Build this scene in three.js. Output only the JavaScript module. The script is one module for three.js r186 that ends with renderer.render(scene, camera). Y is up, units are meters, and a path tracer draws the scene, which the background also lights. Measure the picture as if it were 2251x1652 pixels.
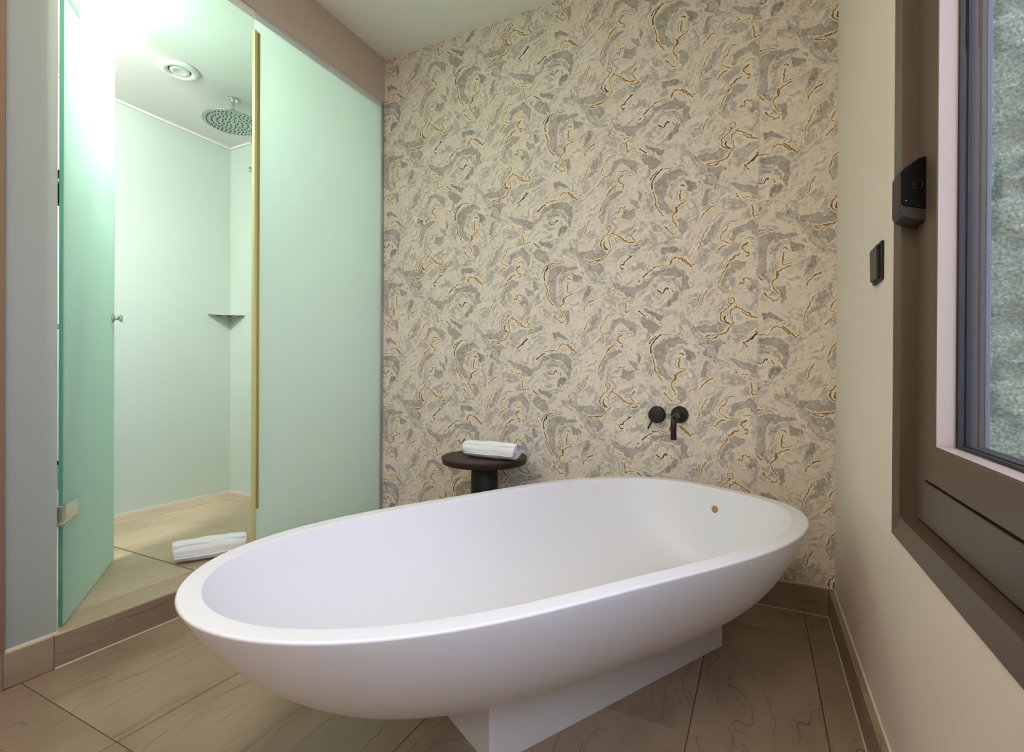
import * as THREE from 'three';
import { mergeGeometries, mergeVertices, toCreasedNormals } from 'three/addons/utils/BufferGeometryUtils.js';
import { RoundedBoxGeometry } from 'three/addons/geometries/RoundedBoxGeometry.js';
import { RectAreaLightUniformsLib } from 'three/addons/lights/RectAreaLightUniformsLib.js';

// ---------------------------------------------------------------- camera, light, exposure
RectAreaLightUniformsLib.init();
const scene = new THREE.Scene();
const V = (x, y, z) => new THREE.Vector3(x, y, z);
const camera = new THREE.PerspectiveCamera(2 * Math.atan(826 / 1094.66) * 180 / Math.PI, 2251 / 1652, 0.02, 60);
{
  const yaw = 26.4682 * Math.PI / 180, pitch = -0.1598 * Math.PI / 180, roll = 0.2907 * Math.PI / 180;
  const fw0 = V(-Math.sin(yaw), 0, -Math.cos(yaw)), rt0 = V(Math.cos(yaw), 0, -Math.sin(yaw)), up0 = V(0, 1, 0);
  const fw = fw0.clone().multiplyScalar(Math.cos(pitch)).addScaledVector(up0, Math.sin(pitch));
  const up1 = up0.clone().multiplyScalar(Math.cos(pitch)).addScaledVector(fw0, -Math.sin(pitch));
  const rt = rt0.clone().multiplyScalar(Math.cos(roll)).addScaledVector(up1, Math.sin(roll));
  const up = up1.clone().multiplyScalar(Math.cos(roll)).addScaledVector(rt0, -Math.sin(roll));
  camera.position.set(0, 0.92, 0);
  camera.quaternion.setFromRotationMatrix(new THREE.Matrix4().makeBasis(rt, up, fw.clone().negate()));
}
const renderer = new THREE.WebGLRenderer({ antialias: true });
renderer.toneMapping = THREE.LinearToneMapping;
renderer.toneMappingExposure = 1.0;
renderer.shadowMap.enabled = true;
scene.background = new THREE.Color().setRGB(0.76, 0.88, 1.18).multiplyScalar(3.9);   // overcast daylight outside the window
const LAMP = { shower: 3.0, down: 5.0, panel: 11.2, wallFill: 3.0 };

// ---------------------------------------------------------------- helpers
let seed = 7;
const rnd = () => { seed = (seed * 1664525 + 1013904223) >>> 0; return seed / 4294967296; };
const taken = new Map();
function numbered(name) { const n = taken.get(name) || 0; taken.set(name, n + 1); return n ? `${name}_${String(n).padStart(3, '0')}` : name; }
function lit(o) { o.traverse(c => { if (c.isMesh) { c.castShadow = true; c.receiveShadow = true; } }); return o; }
function mesh(name, g, m, parent) { const o = new THREE.Mesh(Array.isArray(g) ? mergeAll(g) : g, m); o.name = name; lit(o); parent.add(o); return o; }
function mergeAll(gs) { return gs.length === 1 ? gs[0] : mergeGeometries(gs.map(g => { const h = g.index ? g.toNonIndexed() : g.clone(); for (const k of Object.keys(h.attributes)) if (!['position', 'normal', 'uv'].includes(k)) h.deleteAttribute(k); return h; })); }
function thing(name, label, category, pos = [0, 0, 0], group) {
  const o = new THREE.Group(); o.name = numbered(name); o.position.set(...pos);
  o.userData = { label, category }; if (group) o.userData.group = group; scene.add(o); return o;
}
function struct(name) { const o = new THREE.Group(); o.name = name; o.userData = { kind: 'structure' }; scene.add(o); return o; }
function structMesh(name, g, m) { const o = mesh(name, g, m, scene); o.userData = { kind: 'structure' }; return o; }
// box between two corners, uv in metres taken from the two axes of each face
function bx(x0, x1, y0, y1, z0, z1, ox = 0, oy = 0) {
  const g = new THREE.BoxGeometry(Math.abs(x1 - x0), Math.abs(y1 - y0), Math.abs(z1 - z0));
  g.translate((x0 + x1) / 2, (y0 + y1) / 2, (z0 + z1) / 2); return metreUV(g, ox, oy);
}
function metreUV(g, ox = 0, oy = 0) {
  const p = g.attributes.position, n = g.attributes.normal, uv = new Float32Array(p.count * 2);
  for (let i = 0; i < p.count; i++) {
    const ax = Math.abs(n.getX(i)), ay = Math.abs(n.getY(i)), az = Math.abs(n.getZ(i));
    let a, b;
    if (ay >= ax && ay >= az) { a = p.getX(i); b = p.getZ(i); } else if (ax >= az) { a = p.getY(i); b = p.getZ(i); } else { a = p.getY(i); b = p.getX(i); }
    uv[2 * i] = a + ox; uv[2 * i + 1] = b + oy;
  }
  g.setAttribute('uv', new THREE.BufferAttribute(uv, 2)); return g;
}
// rounded box between two corners
function rbx(x0, x1, y0, y1, z0, z1, r = 0.002, seg = 2, ox = 0, oy = 0) {
  const g = new RoundedBoxGeometry(Math.abs(x1 - x0), Math.abs(y1 - y0), Math.abs(z1 - z0), seg, r);
  g.translate((x0 + x1) / 2, (y0 + y1) / 2, (z0 + z1) / 2); return metreUV(g, ox, oy);
}
function cyl(r0, r1, h, x, y, z, seg = 40) { const g = new THREE.CylinderGeometry(r1, r0, h, seg); g.translate(x, y, z); return g; }
function lathe(pts, seg = 48) { return new THREE.LatheGeometry(pts.map(p => new THREE.Vector2(p[0], p[1])), seg); }
function tube(pts, r, seg = 40, rs = 12) { return new THREE.TubeGeometry(new THREE.CatmullRomCurve3(pts.map(p => V(...p)), false, 'centripetal'), seg, r, rs, false); }

// ---------------------------------------------------------------- noise
const PERM = new Uint16Array(65536); { for (let i = 0; i < 65536; i++) PERM[i] = i; for (let i = 65535; i > 0; i--) { const j = Math.floor(rnd() * (i + 1)); const t = PERM[i]; PERM[i] = PERM[j]; PERM[j] = t; } }
const GX = new Float32Array(256), GY = new Float32Array(256); for (let i = 0; i < 256; i++) { GX[i] = Math.cos(i / 256 * 6.28318); GY[i] = Math.sin(i / 256 * 6.28318); }
function perlin(x, y, px, py, s) {   // periodic with px, py cells
  const x0 = Math.floor(x), y0 = Math.floor(y), fx = x - x0, fy = y - y0;
  const xa = ((x0 % px) + px) % px, xb = (xa + 1) % px, ya = ((y0 % py) + py) % py, yb = (ya + 1) % py;
  const h = (a, b) => PERM[(PERM[(a * 131 + s * 977) & 65535] + b * 57) & 65535] & 255;
  const u = fx * fx * fx * (fx * (fx * 6 - 15) + 10), v = fy * fy * fy * (fy * (fy * 6 - 15) + 10);
  const a = h(xa, ya), b = h(xb, ya), c = h(xa, yb), d = h(xb, yb);
  const n0 = GX[a] * fx + GY[a] * fy, n1 = GX[b] * (fx - 1) + GY[b] * fy, n2 = GX[c] * fx + GY[c] * (fy - 1), n3 = GX[d] * (fx - 1) + GY[d] * (fy - 1);
  const p = n0 + (n1 - n0) * u, q = n2 + (n3 - n2) * u; return (p + (q - p) * v) * 1.5;
}
function fbm(u, v, p, q, s, oct = 3) { let r = 0, a = 1, t = 0; for (let i = 0; i < oct; i++) { r += a * perlin(u * p, v * q, p, q, s + i); t += a; a *= 0.5; p *= 2; q *= 2; } return r / t; }
function texOf(w, h, fn, srgb = true) {
  const d = new Uint8Array(w * h * 4);
  for (let j = 0; j < h; j++) for (let i = 0; i < w; i++) { const c = fn(i / w, j / h, i, j), k = 4 * (j * w + i); d[k] = Math.max(0, Math.min(255, c[0])); d[k + 1] = Math.max(0, Math.min(255, c[1])); d[k + 2] = Math.max(0, Math.min(255, c[2])); d[k + 3] = 255; }
  const t = new THREE.DataTexture(d, w, h); t.wrapS = t.wrapT = THREE.RepeatWrapping; t.magFilter = THREE.LinearFilter; t.minFilter = THREE.LinearMipmapLinearFilter; t.generateMipmaps = true;
  if (srgb) t.colorSpace = THREE.SRGBColorSpace; t.needsUpdate = true; return t;
}
const mix3 = (a, b, t) => [a[0] + (b[0] - a[0]) * t, a[1] + (b[1] - a[1]) * t, a[2] + (b[2] - a[2]) * t];
const sst = (a, b, x) => { const t = Math.max(0, Math.min(1, (x - a) / (b - a))); return t * t * (3 - 2 * t); };

// ---------------------------------------------------------------- marbled wallpaper print (one repeat is 1.034 m by 0.727 m, half drop)
const PAPER_STROKES = [["d",3.9,-34,1,-28,-9,-19,-15,-8,-12,-3,-1,3,7,10,4,6,-4],
  ["g",2.4,21,0,29,-7,28,-14,33,-13],
  ["d",3.9,-100,61,-85,73,-71,85,-57,90],
  ["g",2.4,-54,99,-40,101,-23,104,-6,103,5,100,16,104,22,116,27,128,38,134,52,132,65,122,82,107,95,97,109,86],
  ["g",3.9,60,133,73,124,87,111,98,99,109,88],
  ["g",2.4,109,88,114,99,121,94],
  ["g",2.4,-255,284,-264,294,-266,304,-252,308,-241,300,-245,288,-255,281],
  ["g",3.4,-253,284,-263,269,-280,258,-291,244,-295,228,-289,213,-273,203,-258,199],
  ["g",2.4,-231,280,-240,268,-253,254,-258,241,-249,226,-246,210],
  ["g",3.4,-240,271,-225,266,-210,257,-192,243,-174,229,-159,221,-143,220,-135,227,-144,241,-153,252,-149,262,-137,267,-132,276],
  ["g",1.9,-213,250,-198,236,-174,223],
  ["d",3.9,-275,233,-279,220,-270,208,-262,203],
  ["g",3.9,-243,203,-258,187,-270,169,-279,160,-301,155,-322,153,-346,153],
  ["d",1.5,-354,151,-338,143,-319,143,-301,151],
  ["d",2.9,-144,203,-132,205,-120,208],
  ["d",2.4,-164,167,-154,161,-144,161],
  ["d",4.4,-150,160,-161,152,-173,141,-185,129,-196,123],
  ["d",2.9,-206,123,-203,113,-194,104,-185,107],
  ["d",2.4,-38,-203,-49,-211,-61,-223,-71,-241],
  ["d",4.8,-21,-199,-35,-213,-49,-227,-59,-245,-63,-263,-59,-281],
  ["g",1.9,-27,-200,-4,-200,26,-204],
  ["g",3.4,-57,-295,-50,-308,-44,-327,-46,-351,-37,-370,-26,-389,-9,-405],
  ["d",2.9,59,-285,68,-282,77,-289],
  ["g",4.4,63,-301,61,-314,58,-345],
  ["g",1.5,60,-350,79,-347,95,-345],
  ["g",3.4,87,-354,68,-360,52,-369,42,-380,46,-390,41,-400,30,-405,25,-415,27,-431,36,-447,47,-463],
  ["g",6.3,40,-374,44,-388,40,-398],
  ["g",3.4,-3,-455,8,-471,22,-485,28,-490],
  ["g",1.5,30,-489,44,-488,48,-478],
  ["g",1.5,179,-373,194,-387,190,-397],
  ["g",4.8,187,-394,175,-399,164,-409],
  ["g",2.4,164,-409,154,-417,142,-437],
  ["g",1.9,-207,-180,-189,-178,-171,-179],
  ["g",5.3,-192,-197,-207,-205,-212,-218],
  ["g",3.4,-212,-218,-201,-232,-189,-237,-186,-250,-197,-249],
  ["g",4.4,-222,-239,-237,-246,-249,-255,-258,-266],
  ["g",2.4,-258,-266,-267,-284,-276,-302,-289,-315,-295,-334,-301,-358],
  ["g",1.9,-293,-175,-274,-185,-262,-194],
  ["g",3.4,-277,-198,-292,-205,-302,-215,-314,-230],
  ["g",2.4,-229,-99,-256,-102,-265,-115,-271,-131,-283,-143,-293,-156,-296,-169],
  ["g",1.9,-187,-34,-178,-29,-166,-34],
  ["g",4.4,-180,-46,-176,-57,-174,-71],
  ["g",2.9,-174,-71,-172,-95],
  ["d",1.9,-172,-95,-154,-87,-134,-85],
  ["d",3.4,-116,-94,-102,-106,-86,-116],
  ["g",1.9,-238,13,-229,0,-240,-5],
  ["g",2.4,-214,-8,-189,-14],
  ["g",3.4,-227,-363,-218,-358,-209,-365,-203,-351,-206,-343,-194,-341,-188,-348,-179,-342],
  ["g",2.9,-348,-383,-357,-396,-363,-410,-366,-426,-373,-442],
  ["g",2.4,-342,-110,-355,-130,-365,-149,-374,-170,-380,-192,-387,-214],
  ["d",2.9,-117,38,-113,42]];
const PAPER_GREYS = [[2,-251,58,-220,43,-173,23,-137,13,-102,27,-79,50,-51,78,-6,87,33,96,66,76,85,43,88,1,78,-28,67,-22,71,14,55,47,11,63,-34,67,-62,48,-79,18,-114,2,-143,-29,-172,-12,-214,15,-239,40],
  [2,26,-216,67,-222,110,-236,89,-240,40,-243,7,-261,-4,-299,-6,-345,16,-394,30,-401,13,-410,-20,-381,-40,-343,-49,-301,-49,-264,-27,-234],
  [2,47,-426,74,-433,82,-469,69,-494,52,-468],
  [2,-267,-278,-231,-265,-195,-268,-192,-284,-219,-294,-255,-312,-273,-349,-285,-365,-298,-364,-286,-321],
  [2,-181,-354,-147,-353,-142,-395,-170,-400,-194,-392,-178,-382],
  [2,-232,-129,-184,-118,-148,-138,-133,-161,-136,-182,-142,-205,-160,-174,-195,-144,-225,-158,-249,-190,-260,-181],
  [2,-101,-119,-55,-148,-24,-164,-49,-193,-78,-187,-101,-164,-113,-142],
  [2,-395,194,-357,194,-320,199,-295,212,-276,198,-258,192,-282,171,-319,163,-357,169],
  [2,-347,143,-300,130,-274,121,-300,89,-325,101,-344,120],
  [3,33,-17,54,-25,50,-45,25,-55,12,-74,0,-65,17,-41],
  [3,-90,-86,-50,-93,-11,-108,-22,-121,-56,-120,-84,-103],
  [3,-356,33,-336,43,-340,3,-362,-21,-383,-27,-369,7],
  [3,-437,103,-414,92,-392,76,-400,54,-422,64],
  [3,-116,-282,-99,-291,-93,-318,-109,-325,-116,-306],
  [2,-153,-309,-123,-327,-111,-352,-135,-345,-154,-326],
  [1,-233,185,-174,203,-127,216,-80,227,-60,210,-103,191,-138,180,-185,164,-221,154,-245,170],
  [3,-23,177,32,174,68,157,10,162,-18,157],
  [1,143,151,166,164,168,124,140,103,123,102],
  [2,-138,191,-103,207,-80,224,-83,204,-115,185,-135,179],
  [2,-582,448,-541,440,-555,431,-582,425],
  [1,-32,-323,-21,-292,-18,-350,-3,-382,-20,-376],
  [1,-299,-106,-287,-74,-290,-107,-299,-139,-324,-169,-321,-137],
  [1,-64,306,-41,296,-24,272,-35,258,-58,283],
  [1,-56,15,-45,40,-23,58,22,46,55,21,63,-6,50,6,22,31,-23,40,-45,19],
  [2,84,-259,116,-272,143,-295,132,-309,105,-287,87,-275],
  [1,13,-305,26,-270,51,-257,84,-254,62,-268,35,-281,24,-327],
  [1,159,-347,190,-319,195,-344,170,-393,143,-406],
  [1,121,-181,174,-232,200,-284,221,-311,246,-311,211,-320,179,-293,153,-250,116,-201],
  [1,67,-104,88,-147,126,-169,163,-165,147,-181,110,-178,78,-151,56,-118],
  [1,209,25,234,31,245,-5,235,-38,219,-21],
  [2,187,254,212,259,202,221,182,194,150,190,176,226],
  [1,109,-63,131,-45,146,-32,141,-67,120,-95]];
const PW = 1456, PH = 1024, CELLW = 1.034, CELLH = 0.727, PPM = PW / CELLW;
function paperTexture() {
  const layer = draw => { const c = document.createElement('canvas'); c.width = PW; c.height = PH; const g = c.getContext('2d'); g.fillStyle = '#000'; g.fillRect(0, 0, PW, PH); g.lineCap = 'round'; g.lineJoin = 'round';
    for (let m = -3; m <= 3; m++) for (let n = -3; n <= 3; n++) { const ox = m * CELLW / 2, oy = -m * CELLH / 2 + n * CELLH; draw(g, (v, k) => ((k ? v / 1000 + oy : v / 1000 + ox) * (k ? PH / CELLH : PPM))); }
    const d = g.getImageData(0, 0, PW, PH).data, r = new Uint8Array(PW * PH); for (let i = 0; i < r.length; i++) r[i] = d[4 * i]; return r; };
  const path = (g, f, a, s, close) => { g.beginPath(); for (let i = s; i < a.length; i += 2) { const x = f(a[i], 0), y = f(a[i + 1], 1); i === s ? g.moveTo(x, y) : g.lineTo(x, y); } if (close) g.closePath(); };
  const grey = layer((g, f) => { for (const t of [1, 2, 3]) for (const a of PAPER_GREYS) if (a[0] === t) { g.fillStyle = `rgb(${t * 80},0,0)`; path(g, f, a, 1, true); g.fill(); } });
  const halo = layer((g, f) => { g.strokeStyle = '#f00'; for (const a of PAPER_STROKES) { g.lineWidth = (a[1] + 11) * PPM / 1000; path(g, f, a, 2); g.stroke(); } });
  const ink = k => layer((g, f) => { g.strokeStyle = '#f00'; for (const a of PAPER_STROKES) if (a[0] === k) { g.lineWidth = (a[1] * 0.95 + 0.7) * PPM / 1000; path(g, f, a, 2); g.stroke(); } });
  const gold = ink('g'), dark = ink('d');
  const at = (l, x, y) => { x = ((x | 0) % PW + PW) % PW; y = ((y | 0) % PH + PH) % PH; return l[y * PW + x]; };
  // slow field: distance from the veins and the patch outlines, so that the fine lines run along them; on a coarse grid
  const q = 4, fw = PW / q, fh = PH / q; let field = new Float32Array(fw * fh).fill(1e3);
  for (let j = 0; j < fh; j++) for (let i = 0; i < fw; i++) {
    let on = false; for (let b = 0; b < q && !on; b++) for (let a = 0; a < q; a++) { const k = (j * q + b) * PW + i * q + a; if (gold[k] || dark[k]) { on = true; break; } }
    const g0 = grey[j * q * PW + i * q], g1 = grey[j * q * PW + ((i + 1) % fw) * q], g2 = grey[((j + 1) % fh) * q * PW + i * q];
    if (on || g0 !== g1 || g0 !== g2) field[j * fw + i] = 0;
  }
  for (let pass = 0; pass < 3; pass++) {
    const D = (i, j, di, dj, w) => { const v = field[((j + dj + fh) % fh) * fw + (i + di + fw) % fw] + w; if (v < field[j * fw + i]) field[j * fw + i] = v; };
    for (let j = 0; j < fh; j++) for (let i = 0; i < fw; i++) { D(i, j, -1, 0, 1); D(i, j, 0, -1, 1); D(i, j, -1, -1, 1.4); D(i, j, 1, -1, 1.4); }
    for (let j = fh - 1; j >= 0; j--) for (let i = fw - 1; i >= 0; i--) { D(i, j, 1, 0, 1); D(i, j, 0, 1, 1); D(i, j, 1, 1, 1.4); D(i, j, -1, 1, 1.4); }
  }
  for (let pass = 0; pass < 3; pass++) { const n = new Float32Array(fw * fh); for (let j = 0; j < fh; j++) for (let i = 0; i < fw; i++) { let t = 0; for (let b = -1; b <= 1; b++) for (let a = -1; a <= 1; a++) t += field[((j + b + fh) % fh) * fw + (i + a + fw) % fw]; n[j * fw + i] = t / 9; } field = n; }
  for (let k = 0; k < field.length; k++) field[k] *= q / PPM;      // metres
  const fat = (x, y) => { x = (x / q % fw + fw) % fw; y = (y / q % fh + fh) % fh; const i = Math.floor(x), j = Math.floor(y), a = x - i, b = y - j, i2 = (i + 1) % fw, j2 = (j + 1) % fh; return (field[j * fw + i] * (1 - a) + field[j * fw + i2] * a) * (1 - b) + (field[j2 * fw + i] * (1 - a) + field[j2 * fw + i2] * a) * b; };
  const CREAM = PAPERCOL.cream, PALE = PAPERCOL.pale, G1 = PAPERCOL.g1, G2 = PAPERCOL.g2, G3 = PAPERCOL.g3, GOLD = PAPERCOL.gold, DARK = PAPERCOL.dark, HALO = PAPERCOL.halo;
  return texOf(PW, PH, (u, v, i, j) => {
    const w1 = fbm(u, v, 9, 6, 1, 3), w2 = fbm(u, v, 9, 6, 11, 3), w3 = perlin(u * 70, v * 49, 70, 49, 21), w4 = perlin(u * 70, v * 49, 70, 49, 31);
    const w5 = perlin(u * 26, v * 18, 26, 18, 91), w6 = perlin(u * 26, v * 18, 26, 18, 95), wx = i + 26 * w1 + 13 * w5 + 8 * w3, wy = j + 26 * w2 + 13 * w6 + 8 * w4;
    const ph = fat(i + 30 * w1 + 3 * w3, j + 30 * w2 + 3 * w4);
    const n1 = perlin(u * 17, v * 12, 17, 12, 41), n2 = perlin(u * 43, v * 30, 43, 30, 51), nf = perlin(u * 220, v * 154, 220, 154, 61);
    let c = mix3(CREAM, PALE, sst(-0.2, 0.4, n1));
    // veils of grey drawn out along the slanting flow, and fine contours beside the veins
    const st = perlin(8 * (u + v) + 1.3 * w1, 40 * (u - v) + 5 * w2 + 1.2 * w5, 8, 40, 101), st2 = perlin(16 * (u + v) + 2 * w2, 112 * (u - v) + 11 * w1 + 3 * w6, 16, 112, 111);
    const band = 0.75 * st + 0.75 * n1 + 0.22 * Math.cos(ph * 300) + 0.2 * st2;
    c = mix3(c, G1, 0.8 * sst(0.2, 0.27, band)); c = mix3(c, G2, 0.55 * sst(0.5, 0.56, band));
    const g = at(grey, wx, wy);
    if (g > 0) {
      const soft = 0.5 + 0.5 * sst(-0.3, 0.3, n1 + 0.4 * n2);
      c = mix3(c, g < 100 ? G1 : g < 200 ? mix3(G1, G2, soft) : G2, g < 100 ? 0.8 : 0.95);
      if (g > 200) c = mix3(c, G3, 0.45 * sst(0.0, 0.3, n2 + 0.5 * n1));
      if (w3 + 0.6 * n2 > 0.5) c = mix3(c, PALE, 0.45);
    }
    // outlines: a pale rim and a thin grey line along the patches
    const e = Math.abs(at(grey, wx + 3, wy) - g) + Math.abs(at(grey, wx, wy + 3) - g) + Math.abs(at(grey, wx - 3, wy - 3) - g), e2 = Math.abs(at(grey, wx + 9, wy) - g) + Math.abs(at(grey, wx, wy + 9) - g) + Math.abs(at(grey, wx - 9, wy) - g) + Math.abs(at(grey, wx, wy - 9) - g);
    if (e2 > 40 && g < 40) c = mix3(c, PALE, 0.75);
    if (e > 40) c = mix3(c, G3, 0.32);
    // hairlines: along the veins close to them, along the flow elsewhere
    const gate = perlin(u * 31 + 2 * w1, v * 22 + 2 * w2, 31, 22, 81), near = 1 - sst(0.012, 0.03, ph);
    const hl = ph * 150 + n1 * 1.2 + n2 * 0.5, fr = Math.abs(hl - Math.round(hl));
    c = mix3(c, G3, 0.55 * near * sst(-0.05, 0.2, gate) * (1 - sst(0.04, 0.14, fr)));
    const le = Math.min(Math.abs(st - 0.02), Math.abs(st - 0.3), Math.abs(st + 0.25));
    c = mix3(c, G3, 0.5 * sst(-0.2, 0.15, gate + 0.4 * n2) * (1 - sst(0.006, 0.03, le)));
    c = mix3(c, G2, 0.6 * sst(-0.05, 0.25, -gate + 0.3 * n1) * (1 - sst(0.02, 0.09, Math.abs(st2))));
    if (Math.abs(band - 0.19) < 0.025) c = mix3(c, G3, 0.35);
    if (nf > 0.6 && gate < -0.15) c = mix3(c, G3, 0.35);
    // gold and umber veins with their pale rim
    const sx = i + 5 * w1 + 5.5 * w3, sy = j + 5 * w2 + 5.5 * w4;
    if (at(halo, sx + 4 * w3, sy + 3 * w4)) c = mix3(c, HALO, 0.9);
    if (at(gold, sx, sy) && nf < 0.6) c = mix3(GOLD, DARK, 0.35 * sst(0, 0.6, n2));
    if (at(dark, sx, sy)) c = mix3(DARK, GOLD, 0.35 * sst(0, 0.5, n2));
    const k = 1 + 0.03 * nf; return [c[0] * k, c[1] * k, c[2] * k];
  });
}
const PAPERCOL = { cream: [226, 213, 195], pale: [233, 221, 205], g1: [198, 188, 175], g2: [168, 159, 147], g3: [120, 113, 105], gold: [154, 114, 58], dark: [78, 58, 38], halo: [234, 220, 194] };

// ---------------------------------------------------------------- stone, plaster and other textures
function stoneTexture(base, dim, vein, s) {   // veins run along v
  return texOf(1024, 1024, (u, v) => {
    const w = fbm(u, v, 5, 3, s, 4), w2 = fbm(u, v, 11, 5, s + 7, 3), fine = fbm(u, v, 90, 60, s + 15, 2), bl = fbm(u, v, 3, 2, s + 21, 3);
    let c = mix3(base, dim, sst(-0.35, 0.45, bl + 0.35 * w2 + 0.25 * fine));
    const t = u * 16 + 1.5 * w + 0.5 * w2, k = Math.round(t), f = Math.abs(t - k), on = perlin(k * 0.37 + 0.5, v * 4, 64, 4, s + 31);
    const line = (1 - sst(0.0, 0.035 + 0.02 * w2, f)) * sst(-0.15, 0.15, on + 0.12 + 0.2 * w2);
    c = mix3(c, vein, 0.62 * line);
    const f2 = sst(0.0, 0.4, f); c = mix3(c, dim, 0.16 * (1 - f2) * sst(-0.1, 0.3, on));
    const t2 = u * 33 + 1.5 * w2 + 2.2 * w, k2 = Math.round(t2), g2 = Math.abs(t2 - k2), on2 = perlin(k2 * 0.41 + 0.3, v * 8, 64, 8, s + 41);
    c = mix3(c, vein, 0.3 * (1 - sst(0.01, 0.06, g2)) * sst(0.15, 0.4, on2));
    const q = 1 + 0.05 * fine; return [c[0] * q, c[1] * q, c[2] * q];
  });
}
const stoneA = stoneTexture([159, 140, 117], [138, 119, 99], [86, 69, 53], 100);
const stoneB = stoneTexture([192, 174, 146], [176, 157, 130], [134, 114, 90], 500);
const stoneLen = 1.25; stoneB.repeat.set(1 / 1.25, 1 / 1.25); stoneA.repeat.set(1 / stoneLen, 1 / stoneLen);
const M = {};
M.stone = new THREE.MeshStandardMaterial({ map: stoneA, roughness: 0.42 });
M.stoneLit = new THREE.MeshStandardMaterial({ map: stoneB, roughness: 0.5 });  // same stone as the main floor, with lamp light put into its colour
M.grout = new THREE.MeshStandardMaterial({ color: new THREE.Color(0x5f5346), roughness: 0.95 });
M.silicone = new THREE.MeshStandardMaterial({ color: new THREE.Color(0xd8d2c6), roughness: 0.6 });
const grainTex = texOf(512, 512, (u, v) => { const n = fbm(u, v, 64, 64, 200, 3); const q = 128 + 90 * n; return [q, q, q]; }, false); grainTex.repeat.set(3.5, 3.5);
M.plaster = new THREE.MeshStandardMaterial({ color: new THREE.Color(0xe0d3c7), roughness: 0.92, bumpMap: grainTex, bumpScale: 0.0004 });
M.taupe = new THREE.MeshStandardMaterial({ color: new THREE.Color(0xc4b3a2), roughness: 0.95, bumpMap: grainTex, bumpScale: 0.0004 });
M.ceiling = new THREE.MeshStandardMaterial({ color: new THREE.Color(0xf0ece3), roughness: 0.95 });
M.white = new THREE.MeshStandardMaterial({ color: new THREE.Color(0xe6e6e2), roughness: 0.8 });
M.render = new THREE.MeshStandardMaterial({ color: new THREE.Color(0xcac4b8), roughness: 0.95 });
M.paper = new THREE.MeshStandardMaterial({ map: paperTexture(), roughness: 0.75 });
M.panelGreen = new THREE.MeshPhysicalMaterial({ color: new THREE.Color(0xc3d1c6), roughness: 0.5, clearcoat: 0.7, clearcoatRoughness: 0.1 });
M.frost = new THREE.MeshPhysicalMaterial({ color: new THREE.Color(0xf2f7f4), roughness: 0.98, transmission: 0.8, thickness: 0, specularIntensity: 0.5 });
M.frostDoor = new THREE.MeshPhysicalMaterial({ color: new THREE.Color(0xd8eee4), roughness: 0.98, transmission: 0.78, thickness: 0, specularIntensity: 0.5 });
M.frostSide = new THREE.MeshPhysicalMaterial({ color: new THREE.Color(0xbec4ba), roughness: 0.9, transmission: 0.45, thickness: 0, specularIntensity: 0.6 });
M.glassEdge = new THREE.MeshPhysicalMaterial({ color: new THREE.Color(0x74b9a0), roughness: 0.5, transmission: 0.5, thickness: 0 });
M.seal = new THREE.MeshPhysicalMaterial({ color: new THREE.Color(0xcdc48c), roughness: 0.4, clearcoat: 0.4 });
M.sealDark = new THREE.MeshPhysicalMaterial({ color: new THREE.Color(0x9d8f45), roughness: 0.4, clearcoat: 0.4 });
M.chrome = new THREE.MeshStandardMaterial({ color: new THREE.Color(0xd6d8d8), metalness: 1, roughness: 0.12 });
M.steel = new THREE.MeshStandardMaterial({ color: new THREE.Color(0xb9c0bc), metalness: 1, roughness: 0.3 });
M.black = new THREE.MeshStandardMaterial({ color: new THREE.Color(0x0d0c0b), roughness: 0.35 });
M.blackMatt = new THREE.MeshStandardMaterial({ color: new THREE.Color(0x0c0b0a), roughness: 0.6 });
M.blackGloss = new THREE.MeshPhysicalMaterial({ color: new THREE.Color(0x040303), roughness: 0.5, specularIntensity: 0.25 });
M.brownPlastic = new THREE.MeshStandardMaterial({ color: new THREE.Color(0x2a211a), roughness: 0.5 });
M.tapBlack = new THREE.MeshStandardMaterial({ color: new THREE.Color(0x100d0c), roughness: 0.36 });
M.bath = new THREE.MeshPhysicalMaterial({ color: new THREE.Color(0xdfdfe2), roughness: 0.38 });
M.bronze = new THREE.MeshPhysicalMaterial({ color: new THREE.Color(0x5f5041), roughness: 0.42, metalness: 0.25 });
M.bead = new THREE.MeshPhysicalMaterial({ color: new THREE.Color(0xa8988c), roughness: 0.45, metalness: 0.2 });
M.gasket = new THREE.MeshStandardMaterial({ color: new THREE.Color(0x0c0a0a), roughness: 0.5 });
M.spacer = new THREE.MeshStandardMaterial({ color: new THREE.Color(0x14161d), roughness: 0.5, metalness: 0.2 });
M.outerFrame = new THREE.MeshStandardMaterial({ color: new THREE.Color(0x4c5262), roughness: 0.5 });
M.pane = new THREE.MeshPhysicalMaterial({ color: new THREE.Color(0xffffff), roughness: 0.0, transmission: 1, thickness: 0, ior: 1.5, specularIntensity: 0.35 });
const woodTex = texOf(512, 512, (u, v) => { const a = fbm(u, v, 6, 40, 300, 3), b = fbm(u, v, 40, 160, 310, 2); const c = mix3([62, 42, 32], [38, 25, 20], sst(-0.4, 0.4, a + 0.5 * b)); return c; }); woodTex.repeat.set(4, 4);
M.wood = new THREE.MeshStandardMaterial({ map: woodTex, roughness: 0.55 });
const terryTex = texOf(512, 512, () => { const q = 90 + 165 * rnd(); return [q, q, q]; }, false); terryTex.repeat.set(3.2, 3.2);
M.terry = new THREE.MeshPhysicalMaterial({ color: new THREE.Color(0xf1f1f2), roughness: 0.98, sheen: 0.3, bumpMap: terryTex, bumpScale: 0.0016 });
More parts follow.
